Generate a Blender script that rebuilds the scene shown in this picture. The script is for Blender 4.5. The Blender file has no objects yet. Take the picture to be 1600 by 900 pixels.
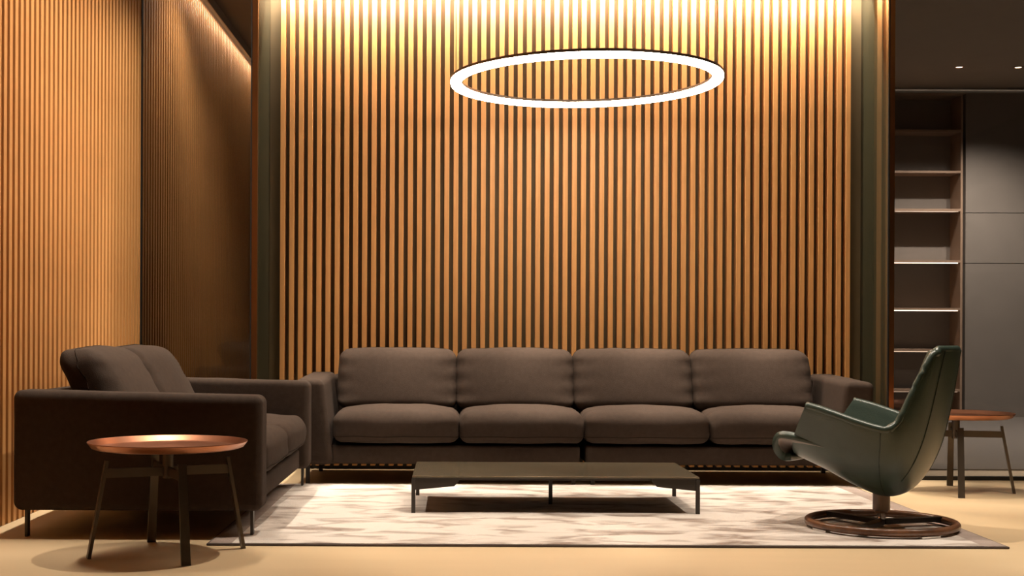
import bpy, bmesh, math, random
from mathutils import Vector, Matrix, noise
random.seed(7)
PI = math.pi
SC = bpy.context.scene
COL = SC.collection

# ------------------------------------------------------------------ camera
F, VX, VY, HC = 2050.0, 715.0, 521.0, 1.10        # focal (px), vanishing point (px), eye height (m)
cd = bpy.data.cameras.new('camera')
cam = bpy.data.objects.new('camera', cd); COL.objects.link(cam)
cd.sensor_fit = 'HORIZONTAL'; cd.sensor_width = 36.0; cd.lens = F / 1600 * 36
cd.shift_x = (800 - VX) / 1600; cd.shift_y = (VY - 450) / 1600
cd.clip_start = 0.05; cd.clip_end = 100
cam.location = (0, 0, HC); cam.rotation_euler = (PI / 2, -0.0043, 0)
SC.camera = cam

# ------------------------------------------------------------------ world, exposure
w = bpy.data.worlds.new('world'); SC.world = w; w.use_nodes = True
w.node_tree.nodes['Background'].inputs[0].default_value = (1.0, 0.85, 0.7, 1)
w.node_tree.nodes['Background'].inputs[1].default_value = 0.004
vs = SC.view_settings
vs.view_transform = 'Standard'; vs.look = 'None'; vs.gamma = 1.0; vs.use_curve_mapping = False
vs.exposure = 0.0
WARM = (1.0, 0.88, 0.72)
NEUT = (1.0, 0.86, 0.70)
DOWN_W, DOWN_W2 = 430.0, 800.0   # ceiling downlights, front and rear row
DOWN_B = 560.0        # downlights behind the glass
COVE_BACK_W = 230.0    # led cove above the slatted back wall
COVE_LEFT_W, COVE_LEFT_B = 78.0, 40.0   # led cove along the left wall, before and behind the glass
RING_E = 44.0         # ring pendant emission strength

# ------------------------------------------------------------------ dimensions of the room
XL, XR = -2.57, 8.5            # side walls
YF, YB = -3.0, 18.0            # wall behind the camera, far wall
ZC = 4.43                      # ceiling
AX0, AX1 = -1.53, 3.27         # alcove returns
AY0, AY1 = 9.98, 10.66         # alcove front edge, backing board
AZ = 3.80                      # alcove soffit

# ------------------------------------------------------------------ materials
def mat(name, col, rough=0.5, metal=0.0, spec=0.5, var=None, scale=(1, 1, 1), nscale=4.0, detail=3.0,
        bump=0.0, bscale=60.0, bstretch=(1, 1, 1), emit=None, estr=0.0, rvar=0.0, coat=0.0, dist=0.0, ramp=(0.3, 0.7), sheen=0.0):
    m = bpy.data.materials.new(name); m.use_nodes = True
    nt = m.node_tree; b = nt.nodes['Principled BSDF']
    b.inputs['Base Color'].default_value = (*col, 1); b.inputs['Roughness'].default_value = rough
    b.inputs['Metallic'].default_value = metal; b.inputs['Specular IOR Level'].default_value = spec
    if coat: b.inputs['Coat Weight'].default_value = coat
    if sheen:
        b.inputs['Sheen Weight'].default_value = sheen; b.inputs['Sheen Roughness'].default_value = 0.5
    tc = nt.nodes.new('ShaderNodeTexCoord')
    if var:
        mp = nt.nodes.new('ShaderNodeMapping'); mp.inputs['Scale'].default_value = scale
        nt.links.new(tc.outputs['Object'], mp.inputs[0])
        n = nt.nodes.new('ShaderNodeTexNoise'); n.inputs['Scale'].default_value = nscale
        n.inputs['Detail'].default_value = detail; n.inputs['Distortion'].default_value = dist
        nt.links.new(mp.outputs[0], n.inputs['Vector'])
        r = nt.nodes.new('ShaderNodeValToRGB')
        r.color_ramp.elements[0].position = ramp[0]; r.color_ramp.elements[1].position = ramp[1]
        r.color_ramp.elements[0].color = (*col, 1); r.color_ramp.elements[1].color = (*var, 1)
        nt.links.new(n.outputs['Fac'], r.inputs[0]); nt.links.new(r.outputs[0], b.inputs['Base Color'])
    if bump:
        mp2 = nt.nodes.new('ShaderNodeMapping'); mp2.inputs['Scale'].default_value = bstretch
        nt.links.new(tc.outputs['Object'], mp2.inputs[0])
        n2 = nt.nodes.new('ShaderNodeTexNoise'); n2.inputs['Scale'].default_value = bscale; n2.inputs['Detail'].default_value = 2
        nt.links.new(mp2.outputs[0], n2.inputs['Vector'])
        bp = nt.nodes.new('ShaderNodeBump'); bp.inputs['Strength'].default_value = bump; bp.inputs['Distance'].default_value = 0.01
        nt.links.new(n2.outputs['Fac'], bp.inputs['Height']); nt.links.new(bp.outputs[0], b.inputs['Normal'])
    if emit:
        b.inputs['Emission Color'].default_value = (*emit, 1); b.inputs['Emission Strength'].default_value = estr
    return m

def glass_mat(name, tint, refl):
    m = bpy.data.materials.new(name); m.use_nodes = True; nt = m.node_tree
    for n in list(nt.nodes): nt.nodes.remove(n)
    o = nt.nodes.new('ShaderNodeOutputMaterial'); t = nt.nodes.new('ShaderNodeBsdfTransparent')
    g = nt.nodes.new('ShaderNodeBsdfGlossy'); mx = nt.nodes.new('ShaderNodeMixShader'); fr = nt.nodes.new('ShaderNodeFresnel')
    t.inputs[0].default_value = (*tint, 1); g.inputs['Color'].default_value = (*refl, 1); g.inputs['Roughness'].default_value = 0.03
    fr.inputs[0].default_value = 1.6
    nt.links.new(fr.outputs[0], mx.inputs[0]); nt.links.new(t.outputs[0], mx.inputs[1]); nt.links.new(g.outputs[0], mx.inputs[2])
    nt.links.new(mx.outputs[0], o.inputs[0])
    return m

M = {
 'oak': mat('oak_slat', (0.58, 0.27, 0.088), 0.5, var=(0.68, 0.335, 0.115), scale=(14, 14, 0.6), nscale=3, bump=0.12, bscale=40, bstretch=(4, 4, 0.1)),
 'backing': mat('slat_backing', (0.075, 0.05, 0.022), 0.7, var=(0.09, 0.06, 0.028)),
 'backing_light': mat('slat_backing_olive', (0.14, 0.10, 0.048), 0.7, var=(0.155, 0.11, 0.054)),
 'return': mat('bronze_return_glass', (0.025, 0.024, 0.014), 0.06, spec=0.8),
 'bronze': mat('bronze_trim', (0.42, 0.21, 0.09), 0.3, metal=1.0),
 'black': mat('black_channel', (0.012, 0.011, 0.010), 0.5),
 'ceiling': mat('ceiling_paint', (0.42, 0.35, 0.28), 0.8, var=(0.45, 0.375, 0.30)),
 'dark_wall': mat('dark_wall_paint', (0.05, 0.042, 0.035), 0.8, var=(0.055, 0.046, 0.038)),
 'grey_wall': mat('grey_wall_panel', (0.23, 0.20, 0.172), 0.5, var=(0.25, 0.217, 0.187)),
 'shelf': mat('shelf_wood', (0.33, 0.22, 0.15), 0.5, var=(0.36, 0.245, 0.17), scale=(1, 8, 8)),
 'floor': mat('floor_slab', (0.60, 0.45, 0.27), 0.42, var=(0.66, 0.50, 0.31), scale=(0.5, 1.5, 1), nscale=1.6, detail=5, bump=0.02, bscale=8),
 'added_dark_floor': mat('added_grey_floor', (0.13, 0.112, 0.098), 0.95, var=(0.15, 0.13, 0.113), nscale=40, bump=0.3, bscale=200),
 'joint': mat('floor_joint', (0.25, 0.19, 0.12), 0.8, var=(0.28, 0.2, 0.13)),
 'rug': mat('rug_pile', (0.65, 0.59, 0.54), 0.9, var=(0.25, 0.185, 0.15), scale=(0.6, 1.2, 1), nscale=5.0, detail=9, dist=0.9, ramp=(0.47, 0.68), bump=0.5, bscale=90, sheen=0.2),
 'rug_border': mat('rug_border', (0.27, 0.21, 0.18), 0.9, var=(0.40, 0.32, 0.28), nscale=5, detail=6, bump=0.5, bscale=90),
 'rug_edge': mat('rug_binding', (0.09, 0.07, 0.065), 0.9, var=(0.11, 0.085, 0.08)),
 'fabric': mat('charcoal_fabric', (0.036, 0.0235, 0.0172), 0.9, spec=0.15, var=(0.045, 0.030, 0.0222), nscale=30, detail=4, bump=0.25, bscale=260),
 'seam': mat('fabric_seam', (0.022, 0.015, 0.011), 0.9, spec=0.1),
 'metal': mat('dark_bronze_metal', (0.10, 0.082, 0.065), 0.4, metal=0.8, var=(0.115, 0.094, 0.075), nscale=10),
 'leg': mat('black_metal_leg', (0.05, 0.042, 0.036), 0.4, metal=0.6),
 'copper': mat('copper_tray', (0.44, 0.19, 0.108), 0.32, metal=1.0, var=(0.48, 0.215, 0.125), nscale=6),
 'smoked': mat('smoked_top', (0.085, 0.07, 0.045), 0.16, spec=0.6, var=(0.10, 0.082, 0.055), nscale=12),
 'leather': mat('green_leather', (0.030, 0.047, 0.037), 0.34, spec=0.55, var=(0.036, 0.056, 0.044), nscale=12, bump=0.12, bscale=180),
 'piping': mat('green_piping', (0.02, 0.032, 0.027), 0.5),
 'lining': mat('shell_lining', (0.24, 0.21, 0.20), 0.5),
 'walnut': mat('walnut', (0.13, 0.058, 0.03), 0.32, var=(0.19, 0.085, 0.042), scale=(10, 10, 2), nscale=4, coat=0.3),
 'chrome': mat('chrome', (0.7, 0.68, 0.65), 0.15, metal=1.0),
 'ring_housing': mat('ring_housing', (0.20, 0.14, 0.10), 0.4, metal=0.6),
 'diffuser': mat('ring_diffuser', (0.9, 0.88, 0.85), 0.5, emit=(1.0, 0.87, 0.70), estr=RING_E),
 'lamp_lens': mat('downlight_lens', (0.9, 0.85, 0.8), 0.5, emit=(1.0, 0.82, 0.6), estr=12.0),
 'led': mat('led_strip', (0.9, 0.8, 0.7), 0.5, emit=(1.0, 0.78, 0.58), estr=5.0),
 'led_dim': mat('led_strip_dim', (0.9, 0.8, 0.7), 0.5, emit=(1.0, 0.72, 0.5), estr=1.6),
 'led_faint': mat('led_strip_faint', (0.9, 0.8, 0.7), 0.5, emit=(1.0, 0.66, 0.45), estr=0.5),
 'cable': mat('cable', (0.05, 0.035, 0.025), 0.6),
 'glass': glass_mat('smoked_glass', (0.71, 0.70, 0.69), (0.9, 0.9, 0.92)),
}

# ------------------------------------------------------------------ helpers
def empty(name, loc, rz=0.0):
    o = bpy.data.objects.new(name, None); o.empty_display_size = 0.1; COL.objects.link(o)
    o.location = loc; o.rotation_euler = (0, 0, rz); return o

def tag(o, label=None, cat=None, group=None, kind=None):
    for k, v in (('label', label), ('category', cat), ('group', group), ('kind', kind)):
        if v: o[k] = v
    return o

def link(name, me, m, parent=None, loc=(0, 0, 0), smooth=False):
    if m is not None and not me.materials: me.materials.append(M[m] if isinstance(m, str) else m)
    if smooth:
        for p in me.polygons: p.use_smooth = True
    o = bpy.data.objects.new(name, me); COL.objects.link(o); o.location = loc
    if parent: o.parent = parent
    return o

def pyd(name, v, f):
    me = bpy.data.meshes.new(name); me.from_pydata(v, [], f)
    bm = bmesh.new(); bm.from_mesh(me); bmesh.ops.recalc_face_normals(bm, faces=bm.faces); bm.to_mesh(me); bm.free()
    return me

def box_me(name, x0, x1, y0, y1, z0, z1, bev=0.0):
    bm = bmesh.new(); bmesh.ops.create_cube(bm, size=1)
    for v in bm.verts:
        v.co = Vector(((x0 + x1) / 2 + v.co.x * (x1 - x0), (y0 + y1) / 2 + v.co.y * (y1 - y0), (z0 + z1) / 2 + v.co.z * (z1 - z0)))
    if bev: bmesh.ops.bevel(bm, geom=bm.edges[:], offset=bev, segments=2, affect='EDGES', profile=0.5)
    me = bpy.data.meshes.new(name); bm.to_mesh(me); bm.free(); return me

def box(name, x0, x1, y0, y1, z0, z1, m, parent=None, bev=0.0, loc=(0, 0, 0)):
    return link(name, box_me(name, x0, x1, y0, y1, z0, z1, bev), m, parent, loc)

def struct(name, *a, label=None, **k):
    o = box(name, *a, **k); return tag(o, label, None, None, 'structure')

def beam(name, p, q, wid, thick, m, parent, side=(0, 0, 1), wq=None):
    """flat bar from p to q; wid measured across 'side' x axis, thick along side."""
    p, q = Vector(p), Vector(q); d = (q - p).normalized(); s = Vector(side)
    a = d.cross(s).normalized(); b = a.cross(d).normalized(); wq = wq or wid
    vs_ = []
    for c, ww in ((p, wid), (q, wq)):
        for i, j in ((-1, -1), (1, -1), (1, 1), (-1, 1)): vs_.append(c + a * i * ww / 2 + b * j * thick / 2)
    me = pyd(name, vs_, [(0, 1, 2, 3), (4, 5, 6, 7), (0, 1, 5, 4), (1, 2, 6, 5), (2, 3, 7, 6), (3, 0, 4, 7)])
    return link(name, me, m, parent)

def lathe_me(name, prof, n=64, closed=False):
    v, f = [], []
    for r, z in prof:
        for k in range(n):
            a = 2 * PI * k / n; v.append((r * math.cos(a), r * math.sin(a), z))
    L = len(prof)
    for i in range(L if closed else L - 1):
        j = (i + 1) % L
        for k in range(n):
            k2 = (k + 1) % n; f.append((i * n + k, i * n + k2, j * n + k2, j * n + k))
    if not closed:
        if prof[0][0] > 1e-4: f.append(tuple(range(n)))
        if prof[-1][0] > 1e-4: f.append(tuple((L - 1) * n + k for k in range(n)))
    me = pyd(name, v, f)
    bm = bmesh.new(); bm.from_mesh(me); bmesh.ops.remove_doubles(bm, verts=bm.verts, dist=1e-5)
    bmesh.ops.recalc_face_normals(bm, faces=bm.faces); bm.to_mesh(me); bm.free(); return me

def auto_smooth(o, ang=0.6):
    me = o.data
    for p in me.polygons: p.use_smooth = True
    bm = bmesh.new(); bm.from_mesh(me)
    for e in bm.edges: e.smooth = not (len(e.link_faces) == 2 and e.calc_face_angle(0) > ang)
    bm.to_mesh(me); bm.free(); return o

def tube_me(name, pts, rad, n=8):
    v, f = [], []; pts = [Vector(p) for p in pts]
    for i, p in enumerate(pts):
        d = (pts[min(i + 1, len(pts) - 1)] - pts[max(i - 1, 0)]).normalized()
        up = Vector((0, 0, 1)) if abs(d.z) < 0.9 else Vector((0, 1, 0))
        a = d.cross(up).normalized(); b = a.cross(d)
        for k in range(n):
            t = 2 * PI * k / n; v.append(p + (a * math.cos(t) + b * math.sin(t)) * rad)
    for i in range(len(pts) - 1):
        for k in range(n):
            k2 = (k + 1) % n; f.append((i * n + k, i * n + k2, (i + 1) * n + k2, (i + 1) * n + k))
    f.append(tuple(range(n))); f.append(tuple((len(pts) - 1) * n + k for k in range(n)))
    return pyd(name, v, f)

def rbox_me(name, h, r, n=(10, 8, 4), fn=None, arc=3):
    """rounded box, half extents h, edge radius r, n interior cells per axis; fn(Vector)->Vector shapes it."""
    ax = []
    for hh, nn in zip(h, n):
        inn = hh - r
        c = [-inn + 2 * inn * i / nn for i in range(nn + 1)]
        arcs = [inn + r * math.tan(PI / 4 * (k + 1) / arc) for k in range(arc)]
        ax.append([-a for a in reversed(arcs)] + c + arcs)
    vid, v, f = {}, [], []
    N = [len(a) - 1 for a in ax]
    def vert(i, j, k):
        if (i, j, k) not in vid:
            p = Vector((ax[0][i], ax[1][j], ax[2][k]))
            q = Vector(tuple(max(-(h[a] - r), min(h[a] - r, p[a])) for a in range(3)))
            d = p - q
            if d.length > 1e-9: p = q + d.normalized() * r
            if fn: p = fn(p)
            vid[(i, j, k)] = len(v); v.append(p)
        return vid[(i, j, k)]
    for a, b, c in ((0, 1, 2), (1, 2, 0), (2, 0, 1)):
        for s in (0, N[c]):
            for i in range(N[a]):
                for j in range(N[b]):
                    q = []
                    for di, dj in ((0, 0), (1, 0), (1, 1), (0, 1)):
                        t = [0, 0, 0]; t[a] = i + di; t[b] = j + dj; t[c] = s; q.append(vert(*t))
                    f.append(tuple(q))
    return pyd(name, v, f)

def rbox(name, h, r, m, parent, loc, n=(10, 8, 4), fn=None, arc=3):
    return link(name, rbox_me(name, h, r, n, fn, arc), m, parent, loc, smooth=True)

def dup(root, loc, rz, label=None):
    r = root.copy(); COL.objects.link(r); r.location = loc; r.rotation_euler = (0, 0, rz)
    if label: r['label'] = label
    for ch in list(root.children):
        c = ch.copy(); COL.objects.link(c); c.parent = r
        for g in list(ch.children):
            d = g.copy(); COL.objects.link(d); d.parent = c
    return r

def area(name, loc, sx, sy, power, col, parent=None, rot=(0, 0, 0)):
    l = bpy.data.lights.new(name, 'AREA'); l.shape = 'RECTANGLE'; l.size = sx; l.size_y = sy; l.energy = power; l.color = col
    o = bpy.data.objects.new(name, l); COL.objects.link(o); o.location = loc; o.rotation_euler = rot
    if parent: o.parent = parent
    return o

# ------------------------------------------------------------------ room shell
fl = struct('floor', XL - 0.2, XR + 0.2, YF - 0.2, YB + 0.2, -0.12, -0.008, 'joint', label='pale tan floor of wide smooth slabs')
ys = [YF, -1.2, 2.3, 5.8, 9.27, 12.8, 16.3, YB]
for a, b in zip(ys[:-1], ys[1:]):
    box('floor_slab', XL, XR, a + 0.0025, b - 0.0025, -0.03, 0.0, 'floor', fl)
struct('floor_back', XL, XR, 10.70, YB, 0.0005, 0.012, 'added_dark_floor', label='dark grey sheet added over the floor to dim it behind the glass')  # added dark sheet, dims the floor seen through the right pane
struct('ceiling', XL - 0.2, XR + 0.2, YF - 0.2, YB + 0.2, ZC, ZC + 0.15, 'ceiling', label='dark brown painted ceiling')
struct('wall_front', XL - 0.2, XR + 0.2, YF - 0.15, YF, 0, ZC, 'dark_wall', label='dark wall behind the viewpoint')
struct('wall_right', XR, XR + 0.15, YF, YB, 0, ZC, 'dark_wall', label='dark wall far to the right')

# left wall: backing board and a row of upright oak slats running on behind the smoked glass
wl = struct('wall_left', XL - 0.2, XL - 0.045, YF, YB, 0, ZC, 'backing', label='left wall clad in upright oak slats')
LP = 0.0935
sl = box_me('slat', -0.045, 0.0, -0.0255, 0.0255, 0.0, ZC - 0.03, 0.002)
sl.materials.append(M['oak'])
y = 5.2
while y < 17.95:
    link('slat', sl, None, wl, (XL, y, 0)); y += LP
box('shadow_gap_rail', XL - 0.045, XL - 0.005, 5.0, YB, ZC - 0.03, ZC, 'shelf', wl)

# back wall of the alcove: backing board, 63 slats
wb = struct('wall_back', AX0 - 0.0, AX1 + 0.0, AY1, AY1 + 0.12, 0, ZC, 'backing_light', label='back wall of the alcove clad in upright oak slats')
sb = box_me('slat', -0.0196, 0.0196, -0.075, 0.0, 0.03, AZ + 0.3, 0.002)
sb.materials.append(M['oak'])
for i in range(63):
    link('slat', sb, None, wb, (-1.436 + 0.0196 + i * 0.07358, AY1, 0))
box('skirting', AX0, AX1, AY1 - 0.012, AY1, 0, 0.09, 'black', wb)  # drawn tall, its black stands in for shade under the sofa

for nm, xa, xb, xt in (('left', AX0 - 0.05, AX0, AX0), ('right', AX1, AX1 + 0.05, AX1)):
    r = struct('wall_return_' + nm, xa, xb, AY0 + 0.012, AY1 + 0.12, 0, ZC, 'return', label='glossy dark bronze side return on the %s of the slatted alcove' % nm)
    box('edge_trim', xa + 0.01, xb + 0.002 if nm == 'left' else xb, AY0, AY0 + 0.012, 0, ZC, 'bronze', r)
    box('edge_channel', xa, xa + 0.01 if nm == 'left' else xa + 0.012, AY0 - 0.004, AY0 + 0.012, 0, ZC, 'black', r)
# soffit of the alcove with an open slot for the cove light along the slats
tag(box('ceiling_alcove', AX0, AX1, AY0 + 0.012, AY1 - 0.25, AZ, ZC, 'ceiling'), 'dropped soffit over the slatted alcove', None, None, 'structure')

# smoked glass partitions
def pane(name, x0, x1, y, label):
    g = struct(name, x0, x1, y, y + 0.012, 0.03, ZC, 'glass', label=label)
    box('bottom_channel', x0, x1, y - 0.012, y + 0.024, 0.0, 0.03, 'black', g)
    return g
g1 = pane('window_1', XL + 0.005, AX0 - 0.05, 10.62, 'narrow smoked glass partition between left wall and slatted alcove')
box('side_channel', XL + 0.001, XL + 0.010, 10.61, 10.64, 0.03, ZC, 'black', g1)
g2 = pane('window_2', AX1 + 0.05, XR, AY0, 'wide smoked glass partition right of the slatted alcove')

# room behind the right pane: far wall of flush panels, niche bookcase
wf = struct('wall_far', XL, XR, YB, YB + 0.15, 0, ZC, 'joint', label='far wall of grey flush panels behind the glass')
zj = [0.0, 2.07, 2.745, ZC - 0.08]
for a, b in zip(zj[:-1], zj[1:]):
    for xa, xb in ((6.80, XR),):
        box('wall_panel', xa, xb, YB - 0.42, YB, a + 0.004, b - 0.004, 'grey_wall', wf)
box('wall_panel', XL, 4.6, YB - 0.03, YB, 0, ZC - 0.08, 'grey_wall', wf)

bk = empty('bookcase', (4.6, YB - 0.4, 0))
tag(bk, 'tall built-in bookcase with lit shelves seen through the right glass', 'bookcase')
BW, BD = 2.17, 0.395
box('back_panel', 0, BW, BD - 0.02, BD, 0, ZC - 0.08, 'grey_wall', bk)
box('side_panel', BW - 0.03, BW, 0, BD - 0.02, 0, ZC - 0.08, 'shelf', bk)
box('side_panel', 0, 0.03, 0, BD - 0.02, 0, ZC - 0.08, 'shelf', bk)
for z, em in ((4.32, None), (3.83, None), (3.28, None), (2.77, 'led_faint'), (2.08, 'led'), (1.44, 'led'), (0.89, 'led_dim'), (0.35, 'led_faint'), (0.0, None)):
    s = box('shelf', 0.03, BW - 0.03, 0.0, BD - 0.02, z, z + 0.03, 'shelf', bk)
    if em: box('light_strip', 0.04, BW - 0.06, 0.004, 0.016, z - 0.012, z - 0.0005, em, s)

# ------------------------------------------------------------------ downlights
def downlight(x, y, power, label, group, size=1.15, blend=0.55, col=NEUT, aim=None):
    t = empty('downlight', (x, y, ZC)); tag(t, label, 'downlight', group)
    me = lathe_me('bezel', [(0.058, -0.001), (0.058, -0.008), (0.045, -0.010), (0.043, -0.001)], 32, closed=True)
    auto_smooth(link('bezel', me, 'copper', t))
    link('lens', lathe_me('lens', [(0.0, -0.003), (0.043, -0.003), (0.043, -0.001), (0.0, -0.001)], 32), 'lamp_lens', t)
    if power:
        l = bpy.data.lights.new('downlight_beam', 'SPOT'); l.energy = power; l.color = col; l.spot_size = size; l.spot_blend = blend
        l.shadow_soft_size = 0.03
        o = bpy.data.objects.new('downlight_beam', l); COL.objects.link(o); o.parent = t; o.location = (0, 0, -0.03)
        if aim: o.rotation_euler = Vector((aim[0] - x, aim[1] - y, -ZC)).to_track_quat('-Z', 'Y').to_euler()
    return t
GD = 'ceiling downlights over the seating group'
for x0, nm in ((-0.2, 'left'), (1.3, 'middle'), (2.8, 'right')):
    downlight(x0, 7.15, DOWN_W, 'copper rimmed ceiling downlight, %s one of three over the front of the rug' % nm, GD, 0.98, 0.4, NEUT, (x0 - 0.7, 6.9) if x0 < 0 else None)
downlight(4.4, 7.3, DOWN_W * 0.9, 'copper rimmed ceiling downlight added to brighten the floor at the right end in front of the glass', GD, 0.98, 0.4)  # unseen lamp added to brighten the floor on the right
downlight(2.8, 9.0, DOWN_W * 0.6, 'copper rimmed ceiling downlight aimed at the side table behind the armchair', GD, 0.5, 0.5, NEUT, (3.75, 9.05))
for x0, nm in ((-0.75, 'first from the left'), (0.15, 'second from the left'), (1.05, 'middle one'), (1.95, 'second from the right'), (2.85, 'first from the right')):
    downlight(x0, 9.92, DOWN_W2, 'copper rimmed ceiling downlight over the long sofa, %s of five' % nm, 'ceiling downlights over the long sofa', 0.48, 0.7)
# pair seen through the right pane, then unseen ones added to brighten behind the glass
for x0, nm in ((6.20, 'left of the pair'), (6.93, 'right of the pair')):
    downlight(x0, 16.25, DOWN_B, 'copper rimmed downlight behind the right glass, %s' % nm, 'downlights behind the glass', 2.2, 0.9, (1.0, 0.90, 0.80))
downlight(-2.0, 11.8, 170.0, 'copper rimmed downlight added to brighten the narrow passage behind the left glass', 'downlights behind the glass', 2.4, 0.9, (1.0, 0.9, 0.78))  # unseen lamp added to lighten the slats behind the left pane
for x0, y0, nm in ((4.6, 12.4, 'nearest the alcove'), (6.9, 12.4, 'furthest right')):
    downlight(x0, y0, DOWN_B, 'copper rimmed downlight added to brighten the room behind the right glass, %s of two' % nm, 'downlights behind the glass', 2.2, 0.9, (1.0, 0.90, 0.80))  # two unseen lamps added to lift the dim back room

# ------------------------------------------------------------------ cove lights
def cove(name, x0, x1, y0, y1, z, power, label, lip=None, tilt=0.0, spread=PI):
    t = empty(name, ((x0 + x1) / 2, (y0 + y1) / 2, z)); tag(t, label, 'light')
    hx, hy = (x1 - x0) / 2, (y1 - y0) / 2
    box('profile', -hx, hx, -hy, hy, 0.0, 0.02, 'metal', t)
    if lip: box('lip', hx + 0.012, hx + 0.022, -hy, hy, -0.07, 0.02, 'ceiling', t)
    a = area('cove_light', (0, 0, -0.004 - 0.5 * abs(math.sin(tilt)) * 2 * hx), 2 * hx, 2 * hy, power, WARM, t, (0, tilt, 0)); a.data.spread = spread
cove('cove_light_strip', AX0 + 0.03, AX1 - 0.03, AY1 - 0.20, AY1 - 0.17, 3.93, COVE_BACK_W, 'linear light strip in the slot above the slatted back wall')
cove('cove_light_strip', XL + 0.75, XL + 0.80, 7.05, 10.5, ZC - 0.021, COVE_LEFT_W, 'linear wall washer on the ceiling along the left slatted wall in front of the glass', 1, 0.12, 1.4)
cove('cove_light_strip', XL + 0.065, XL + 0.095, 10.7, 17.5, ZC - 0.021, COVE_LEFT_B, 'linear light strip at the top of the left slatted wall behind the glass', 1)

up = empty('uplight_strip', (6.6, YB - 0.2, ZC - 0.078)); tag(up, 'linear uplight on top of the bookcase and far panels', 'light')
box('profile', -1.85, 1.85, -0.02, 0.02, 0, 0.015, 'metal', up)
area('uplight', (0, 0, 0.018), 3.7, 0.03, 1.2, (1.0, 0.9, 0.8), up, (PI - 0.5, 0, 0))

# ------------------------------------------------------------------ ring pendant
ring = empty('ring_pendant', (0.853, 8.8, 2.785)); ring.rotation_euler = (0, -0.011, 0)
tag(ring, 'large glowing ring pendant light hanging over the coffee table', 'pendant light')
RO, RI = 0.908, 0.836
auto_smooth(link('housing', lathe_me('housing', [(RI, 0.018), (RO, 0.018), (RO, 0.036), (RI, 0.036)], 128, closed=True), 'ring_housing', ring))
dp = [(RI + 0.001, 0.018), (RI + 0.001, 0.0)] + [((RI + RO) / 2 - math.cos(a) * (RO - RI - 0.002) / 2, -math.sin(a) * 0.016) for a in [PI * k / 10 for k in range(11)]] + [(RO - 0.001, 0.018)]
link('diffuser', lathe_me('diffuser', dp, 128, closed=True), 'diffuser', ring, smooth=True)
def cable(px, wob):
    a = math.acos(max(-1, min(1, px / 0.872))); yy = -0.872 * math.sin(a) * 0.3
    px = math.copysign(math.sqrt(0.872 ** 2 - yy ** 2), px)
    pts = []
    top = ZC - 2.785
    for k in range(25):
        t = k / 24; pts.append((px + wob * math.sin(t * 9.0) * (1 - t) * t * 4, yy, 0.03 + (top - 0.03) * t))
    link('suspension_cable', tube_me('suspension_cable', pts, 0.0022, 6), 'cable', ring, smooth=True)
cable(-0.86, 0.006); cable(0.86, 0.016)

# ------------------------------------------------------------------ rug
RX0, RX1, RY0, RY1 = -1.29, 2.85, 6.76, 9.45
rug = empty('rug', (RX0, RY0, 0)); tag(rug, 'large mottled cream and taupe rug with dark side borders under the seating', 'rug')
W_, D_ = RX1 - RX0, RY1 - RY0
box('pile', 0.13, W_ - 0.13, 0.012, D_, 0.0005, 0.014, 'rug', rug)
for x0, x1 in ((0.012, 0.13), (W_ - 0.13, W_ - 0.012)):
    box('border', x0, x1, 0.012, D_, 0.0005, 0.0135, 'rug_border', rug)
box('binding', 0, W_, 0, 0.012, 0.0005, 0.012, 'rug_edge', rug, 0.003)
for x0 in (0, W_ - 0.012): box('binding', x0, x0 + 0.012, 0.012, D_, 0.0005, 0.012, 'rug_edge', rug, 0.003)

# ------------------------------------------------------------------ sofas
def wr(p, amp, sc, seed):
    return noise.noise(Vector((p.x * sc + seed, p.y * sc, p.z * sc))) * amp

def cushion_fn(h, puff, front, seed, amp=0.006):
    def fn(p):
        x, y, z = p.x / h[0], p.y / h[1], p.z / h[2]
        q = p.copy()
        ex = max(0, 1 - x * x) ** 0.6; ey = max(0, 1 - y * y) ** 0.6; ez = max(0, 1 - z * z) ** 0.6
        q.z += puff * ex * ey * (1 if z > 0 else -0.25) * min(1, abs(z) * 1.2)
        q.y -= front * ex * ez * (1 if y < 0 else -0.5) * min(1, abs(y) * 1.2)
        q.x += 0.012 * ey * ez * x
        # gathers running in from the side seams
        edge = abs(x) ** 6
        q.y += edge * 0.008 * math.sin(p.z * 55 + seed) ; q.z += edge * 0.006 * math.sin(p.y * 40 + seed * 2)
        n = wr(p, amp, 5, seed) + wr(p, amp * 0.4, 14, seed + 9)
        q.z += n * ex; q.y += n * 0.8 * ez
        return q
    return fn

def seam_loop(parent, h, r, fn, axis, lvl):
    # thin stitched seam around a cushion, a loop square to 'axis' at level lvl of its half extent
    a, b = [q for q in range(3) if q != axis]; pts = []
    ia, ib = h[a] - r, h[b] - r
    d = max(0.0, abs(lvl) * h[axis] - (h[axis] - r)); rr = math.sqrt(max(1e-6, r * r - d * d))
    def add(u, w):
        p = Vector((0, 0, 0)); p[a] = u; p[b] = w; p[axis] = lvl * h[axis]
        pts.append(fn(p))
    for sa, sb, a0 in ((1, 1, 0), (-1, 1, 1), (-1, -1, 2), (1, -1, 3)):
        for k in range(5):
            t = (a0 + k / 4) * PI / 2; add(sa * ia + rr * math.cos(t), sb * ib + rr * math.sin(t))
        na = {0: (-1, 1), 1: (-1, -1), 2: (1, -1), 3: (1, 1)}[a0]
        u0, w0 = sa * ia + rr * math.cos((a0 + 1) * PI / 2), sb * ib + rr * math.sin((a0 + 1) * PI / 2)
        u1, w1 = na[0] * ia + rr * math.cos((a0 + 1) * PI / 2), na[1] * ib + rr * math.sin((a0 + 1) * PI / 2)
        for k in range(1, 12): add(u0 + (u1 - u0) * k / 12, w0 + (w1 - w0) * k / 12)
    pts.append(pts[0])
    link('seam', tube_me('seam', pts, 0.0035, 6), 'seam', parent, smooth=True)

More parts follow.
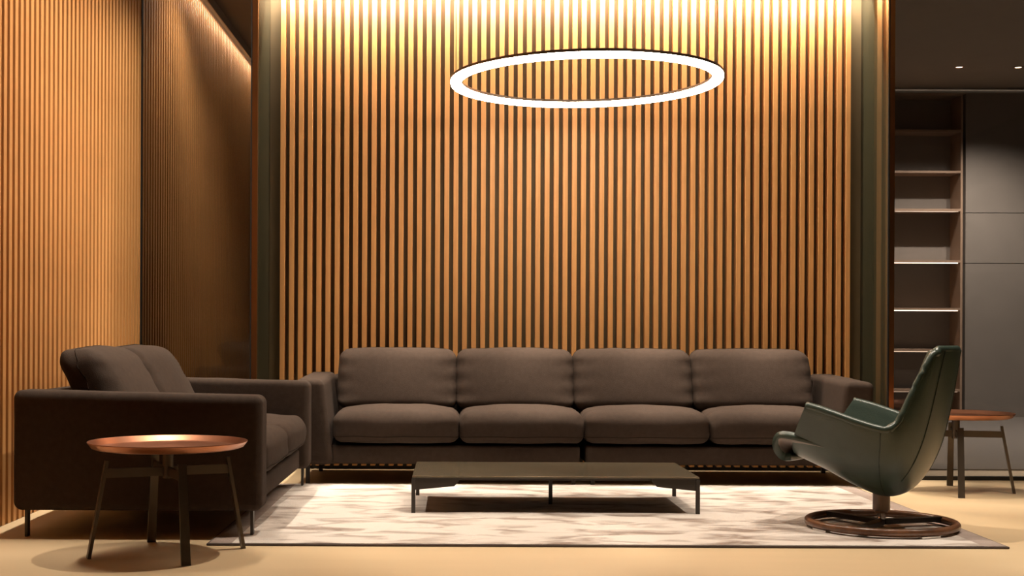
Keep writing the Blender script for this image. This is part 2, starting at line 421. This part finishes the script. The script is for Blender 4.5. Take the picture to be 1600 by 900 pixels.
def sofa_leg(parent, x, y, z=0.15, sx=0.012, sy=0.045, z0=0.0):
    o = box('leg', x - sx / 2, x + sx / 2, y - sy / 2, y + sy / 2, z0, z + 0.004, 'leg', parent, 0.002); return o

def back_fn(h, lean, seed):
    c = cushion_fn(h, 0.02, 0.05, seed, 0.008)
    def fn(p):
        q = c(p); t = (p.z + h[2]) / (2 * h[2])
        q.x *= 1.0 - 0.03 * max(0, t - 0.6)
        q.y += lean * t - 0.05 * (t - 0.5) ** 2
        return q
    return fn

def build_sofa(root, Wd, Dp, seats, arm_w, arm_base, gaps, seat_z=0.485, arm_z=0.765, back_z=0.98, slant=True, leglist=()):
    """local frame: x along the sofa from 0 to Wd, y from front 0 to Dp, z up"""
    LZ = 0.15
    # base rails, one per module
    xs = [0.02] + list(gaps) + [Wd - 0.02]
    for i in range(len(xs) - 1):
        a, b = xs[i] + (0.022 if i else 0), xs[i + 1] - (0.022 if i < len(xs) - 2 else 0)
        h = ((b - a) / 2, (Dp - 0.10) / 2, 0.068)
        rbox('base', h, 0.02, 'fabric', root, ((a + b) / 2, 0.065 + h[1], LZ + 0.066), (12, 6, 2))
    # arms
    for s in (0, 1):
        hw = arm_w / 2; h = (hw, Dp / 2, (arm_z - LZ) / 2)
        def fn(p, s=s, h=h):
            q = p.copy(); t = (p.z + h[2]) / (2 * h[2]); d = (p.y + h[1]) / (2 * h[1])
            inner = p.x > 0 if s == 0 else p.x < 0
            if inner and slant: q.x += (arm_base - arm_w) * (1 - t) * (1 if s == 0 else -1) * min(1, abs(p.x) / h[0] * 1.3)
            q.z += 0.03 * t * d
            q.z += wr(p, 0.004, 5, s * 7) * t; q.x += wr(p, 0.004, 4, s * 3 + 2)
            return q
        rbox('arm', h, 0.045, 'fabric', root, (hw if s == 0 else Wd - hw, Dp / 2, LZ + h[2] - 0.005), (4, 14, 10), fn, 4)
    # back frame
    h = ((Wd - 2 * arm_w) / 2 + 0.02, 0.10, (arm_z - LZ) / 2)
    rbox('back_frame', h, 0.045, 'fabric', root, (Wd / 2, Dp - 0.10, LZ + h[2] + 0.01), (14, 3, 6))
    # seat cushions
    for k, (a, b) in enumerate(seats):
        h = ((b - a) / 2 - 0.002, (Dp - 0.22) / 2, 0.105)
        fn = cushion_fn(h, 0.055, 0.03, 3.1 * k + 1)
        c = rbox('seat_cushion', h, 0.07, 'fabric', root, ((a + b) / 2, 0.02 + h[1], LZ + 0.155 + 0.105), (16, 12, 3), fn, 4)
        seam_loop(c, h, 0.07, fn, 2, -0.55)
    return root

# long sofa against the slatted wall
LS = empty('long_sofa', (-1.184, 9.47, 0)); tag(LS, 'long four-seat charcoal fabric sofa along the slatted back wall', 'sofa')
Wd = 4.20
def lx(px, Y): return (px - VX) / F * Y + 1.184
sb_ = [lx(520, 9.5), lx(718.5, 9.5), lx(914.5, 9.5), lx(1111, 9.5), lx(1309, 9.5)]
build_sofa(LS, Wd, 1.06, list(zip(sb_[:-1], sb_[1:])), 0.21, 0.29, [Wd / 2])
bb = [lx(527, 9.95), lx(713.5, 9.95), lx(898.5, 9.95), lx(1086, 9.95), lx(1275, 9.95)]
for k in range(4):
    a, b = bb[k], bb[k + 1]; h = ((b - a) / 2 - 0.003, 0.115, 0.225)
    fn = back_fn(h, 0.16, 5.7 * k + 2)
    c = rbox('back_cushion', h, 0.075, 'fabric', LS, ((a + b) / 2, 0.60, 0.745), (16, 4, 12), fn, 4)
    seam_loop(c, h, 0.075, fn, 1, 0.25)
for x in (0.10, Wd / 2 - 0.07, Wd / 2 + 0.07, Wd - 0.10):
    for yy in (0.07, 0.98): sofa_leg(LS, x, yy, sx=0.03, sy=0.03)

# two-seat sofa along the left wall, facing right (local x runs along the wall from the far end, y from its front)
S2 = empty('two_seat_sofa', (-1.04, 6.98, 0), PI / 2); tag(S2, 'two-seat charcoal fabric sofa along the left slatted wall', 'sofa')
Wd2, Dp2 = 2.42, 1.33
build_sofa(S2, Wd2, Dp2, [(0.235, Wd2 / 2), (Wd2 / 2, Wd2 - 0.235)], 0.22, 0.235, [], slant=False)
for k, (a, b) in enumerate(((0.30, 1.20), (1.22, 2.16))):
    h = ((b - a) / 2, 0.13, 0.27)
    fn = back_fn(h, 0.30, 4.2 * k + 11)
    c = rbox('back_cushion', h, 0.085, 'fabric', S2, ((a + b) / 2, 0.80, 0.725), (14, 4, 12), fn, 4)
    seam_loop(c, h, 0.085, fn, 1, 0.1)
for x in (0.08, Wd2 - 0.06):
    for yy in (0.06, 1.27): sofa_leg(S2, x, yy, sx=0.045, sy=0.016, z0=0.0142 if yy < 0.5 else 0.0)

# ------------------------------------------------------------------ coffee table
CT = empty('coffee_table', (0.597, 8.37, 0.014)); tag(CT, 'low rectangular coffee table with smoked top on the rug', 'coffee table')
hx, hy, TZ = 0.868, 0.445, 0.224
box('table_top', -hx, hx, -hy, hy, TZ - 0.012, TZ, 'smoked', CT, 0.003)
box('under_frame', -hx + 0.03, hx - 0.03, -hy + 0.03, hy - 0.03, TZ - 0.028, TZ - 0.012, 'leg', CT)
for sx in (-1, 1):
    for sy in (-1, 1):
        x0, y0 = sx * (hx - 0.008), sy * (hy - 0.012)
        box('leg', x0 - 0.012, x0 + 0.012, y0 - 0.012, y0 + 0.012, 0, TZ - 0.016, 'leg', CT, 0.002)
        # tapered gusset plate beside the leg
        xi = x0 - sx * 0.012
        P = [(xi, TZ - 0.013), (xi, TZ - 0.085), (xi - sx * 0.235, TZ - 0.062), (xi - sx * 0.265, TZ - 0.03), (xi - sx * 0.265, TZ - 0.013)]
        v = [(a, y0 - 0.005, b) for a, b in P] + [(a, y0 + 0.005, b) for a, b in P]
        f = [tuple(range(5)), tuple(range(9, 4, -1))] + [(i, (i + 1) % 5, 5 + (i + 1) % 5, 5 + i) for i in range(5)]
        link('gusset', pyd('gusset', v, f), 'leg', CT)
box('leg', -0.012, 0.012, -0.012, 0.012, 0, TZ - 0.026, 'leg', CT, 0.002)

# ------------------------------------------------------------------ side tables
def side_table(loc, rz, label):
    t = empty('side_table', loc, rz); tag(t, label, 'side table', 'copper tray side tables')
    R, Z = 0.39, 0.56
    prof = [(0.0, Z - 0.030), (R - 0.045, Z - 0.030), (R - 0.030, Z - 0.026), (R - 0.006, Z - 0.002), (R, Z), (R + 0.001, Z - 0.003),
            (R - 0.020, Z - 0.030), (R - 0.040, Z - 0.037), (0.0, Z - 0.037)]
    auto_smooth(link('tray', lathe_me('tray', prof, 96), 'copper', t), 0.9)
    auto_smooth(link('column', lathe_me('column', [(0.027, 0.375), (0.027, Z - 0.037)], 24), 'metal', t))
    for k in range(4):
        a = k * PI / 2; c, s = math.cos(a), math.sin(a)
        beam('crossbar', (c * 0.02, s * 0.02, 0.41), (c * 0.312, s * 0.312, 0.41), 0.016, 0.045, 'metal', t)
        lg = beam('leg', (c * 0.300, s * 0.300, 0.47), (c * 0.385, s * 0.385, 0.0), 0.040, 0.016, 'metal', t, side=(c, s, 0.0), wq=0.044)
    return t
T1 = side_table((-1.4375, 6.528, 0), math.radians(25), 'round copper tray side table in front of the two-seat sofa')
T2 = dup(T1, (3.513, 9.245, 0), math.radians(-15), 'round copper tray side table behind the green armchair by the glass')

# ------------------------------------------------------------------ swivel armchair
CH = empty('swivel_armchair', (2.394, 7.40, 0.014), math.radians(180 - 38)); tag(CH, 'green leather swivel armchair with wooden ring base on the rug', 'armchair')
st = [  # centre (x, z), edge (x, y, z) of the outer shell from front to top of the back
 ((0.47, 0.380), (0.300, 0.345, 0.688)), ((0.38, 0.345), (0.225, 0.352, 0.672)), ((0.28, 0.305), (0.14, 0.357, 0.648)),
 ((0.13, 0.235), (0.00, 0.360, 0.606)), ((-0.02, 0.185), (-0.10, 0.352, 0.580)), ((-0.13, 0.205), (-0.165, 0.340, 0.574)),
 ((-0.215, 0.295), (-0.212, 0.318, 0.620)), ((-0.285, 0.44), (-0.250, 0.293, 0.715)), ((-0.333, 0.62), (-0.287, 0.266, 0.818)),
 ((-0.367, 0.80), (-0.326, 0.243, 0.910)), ((-0.392, 0.95), (-0.354, 0.213, 0.985)), ((-0.398, 1.008), (-0.366, 0.185, 1.010))]
def cr(a, b, c, d, t):
    return 0.5 * ((2 * b) + (-a + c) * t + (2 * a - 5 * b + 4 * c - d) * t * t + (-a + 3 * b - 3 * c + d) * t ** 3)
def samp(seq, u):
    n = len(seq) - 1; i = min(int(u * n), n - 1); t = u * n - i
    g = lambda k: seq[max(0, min(n, k))]
    return [cr(g(i - 1)[q], g(i)[q], g(i + 1)[q], g(i + 2)[q], t) for q in range(len(seq[0]))]
flat = [(c[0], c[1], e[0], e[1], e[2]) for c, e in st]
NU, NV = 44, 32
def shell_pt(u, v):
    cx, cz, ex, ey, ez = samp(flat, u)
    t = abs(v); sg = 1 if v >= 0 else -1
    k = math.sin(t * PI / 2) ** 0.95; hgt = (1 - math.cos(t * PI / 2)) ** 1.05
    flare = 0.02 * max(0, t - 0.85) / 0.15 * (1 if u < 0.5 else 0)
    return Vector((cx + (ex - cx) * hgt, sg * (ey * k + flare), cz + (ez - cz) * hgt))
v = [shell_pt(i / NU, -1 + 2 * j / NV) for i in range(NU + 1) for j in range(NV + 1)]
f = [(i * (NV + 1) + j, i * (NV + 1) + j + 1, (i + 1) * (NV + 1) + j + 1, (i + 1) * (NV + 1) + j) for i in range(NU) for j in range(NV)]
me = pyd('shell', v, f)
def flip_out(me, ref):
    bm = bmesh.new(); bm.from_mesh(me); s = sum((fc.calc_center_median() - ref).dot(fc.normal) for fc in bm.faces)
    if s < 0: bmesh.ops.reverse_faces(bm, faces=bm.faces[:])
    bm.to_mesh(me); bm.free()
flip_out(me, Vector((0.1, 0, 0.6)))
shell = link('shell', me, 'leather', CH, smooth=True)
so = shell.modifiers.new('thick', 'SOLIDIFY'); so.thickness = 0.042; so.offset = -1
bv = shell.modifiers.new('round', 'BEVEL'); bv.width = 0.014; bv.segments = 3; bv.limit_method = 'ANGLE'; bv.angle_limit = 1.0
# piping: side seam by the arm dip, and the seam along the rear edge of each wing
def off(u, v, d=0.002):
    p = shell_pt(u, v); du = shell_pt(min(1, u + 0.01), v) - shell_pt(max(0, u - 0.01), v); dv = shell_pt(u, min(1, v + 0.01)) - shell_pt(u, max(-1, v - 0.01))
    n = du.cross(dv).normalized()
    if n.dot(p - Vector((0.1, 0, 0.6))) < 0: n = -n
    return p + n * d
for sg in (-1, 1):
    link('seam', tube_me('seam', [off(0.40, sg * (0.12 + 0.86 * k / 20), 0.0005) for k in range(21)], 0.0022, 6), 'piping', shell, smooth=True)
    link('seam', tube_me('seam', [off(0.50 + 0.495 * k / 24, sg * (0.36 + 0.10 * k / 24), 0.0008) for k in range(25)], 0.0035, 6), 'piping', shell, smooth=True)
# rolled rim along both arms, up the wings and over the top of the back
rim = [off(k / 40, -1, -0.020) for k in range(40)] + [off(0.999, -1 + 2 * k / 12, -0.020) for k in range(13)] + [off(k / 40, 1, -0.020) for k in range(39, -1, -1)]
link('rim', tube_me('rim', rim, 0.0225, 10), 'leather', shell, smooth=True)
# upholstered inner: seat rolling over the front lip, running up the back
ip = [(0.470, 0.362, 0.17), (0.510, 0.352, 0.200), (0.540, 0.385, 0.235), (0.542, 0.44, 0.255), (0.49, 0.485, 0.272), (0.38, 0.483, 0.290), (0.22, 0.455, 0.29), (0.05, 0.425, 0.29),
      (-0.09, 0.43, 0.28), (-0.175, 0.52, 0.26), (-0.235, 0.66, 0.225), (-0.295, 0.82, 0.195), (-0.340, 0.96, 0.16), (-0.352, 1.0, 0.14)]
NI, NJ = 52, 16
v = []
for i in range(NI + 1):
    x, z, hw = samp(ip, i / NI)
    for j in range(NJ + 1):
        t = -1 + 2 * j / NJ; up = i / NI
        lift = 0.05 * abs(t) ** 3 * (1 if up > 0.28 else up / 0.28)
        v.append((x + (lift if up > 0.62 else 0), hw * t, z + (lift if up <= 0.62 else 0)))
f = [(i * (NJ + 1) + j, i * (NJ + 1) + j + 1, (i + 1) * (NJ + 1) + j + 1, (i + 1) * (NJ + 1) + j) for i in range(NI) for j in range(NJ)]
me = pyd('seat_pad', v, f); flip_out(me, Vector((0.15, 0, 0.0)))
pad = link('seat_pad', me, 'leather', CH, smooth=True)
pad.data.materials.append(M['lining'])
so = pad.modifiers.new('thick', 'SOLIDIFY'); so.thickness = 0.045; so.offset = -1; so.material_offset = 1
# pedestal and ring base
auto_smooth(link('pedestal', lathe_me('pedestal', [(0.0, 0.085), (0.036, 0.085), (0.036, 0.10), (0.048, 0.105), (0.048, 0.205), (0.0, 0.205)], 40), 'walnut', CH))
auto_smooth(link('stem', lathe_me('stem', [(0.0, 0.01), (0.024, 0.01), (0.024, 0.088), (0.0, 0.088)], 32), 'chrome', CH))
n, mseg = 96, 14; v, f = [], []
for i in range(n):
    a = 2 * PI * i / n
    for k in range(mseg):
        b = 2 * PI * k / mseg; r = 0.40 + 0.022 * math.cos(b); v.append((r * math.cos(a), r * math.sin(a), 0.031 + 0.022 * math.sin(b)))
for i in range(n):
    for k in range(mseg): f.append((i * mseg + k, i * mseg + (k + 1) % mseg, ((i + 1) % n) * mseg + (k + 1) % mseg, ((i + 1) % n) * mseg + k))
link('ring_base', pyd('ring_base', v, f), 'walnut', CH, smooth=True)
for wa in (17, 122, 236):
    a = math.radians(wa - 142); c, s = math.cos(a), math.sin(a)
    beam('spoke', (c * 0.015, s * 0.015, 0.036), (c * 0.392, s * 0.392, 0.036), 0.050, 0.028, 'leg', CH)
for wa in (80, 200, 290, 350):
    a = math.radians(wa - 142); c, s = math.cos(a), math.sin(a)
    beam('glide', (c * 0.40 - s * 0.06, s * 0.40 + c * 0.06, 0.006), (c * 0.40 + s * 0.06, s * 0.40 - c * 0.06, 0.006), 0.03, 0.010, 'chrome', CH)
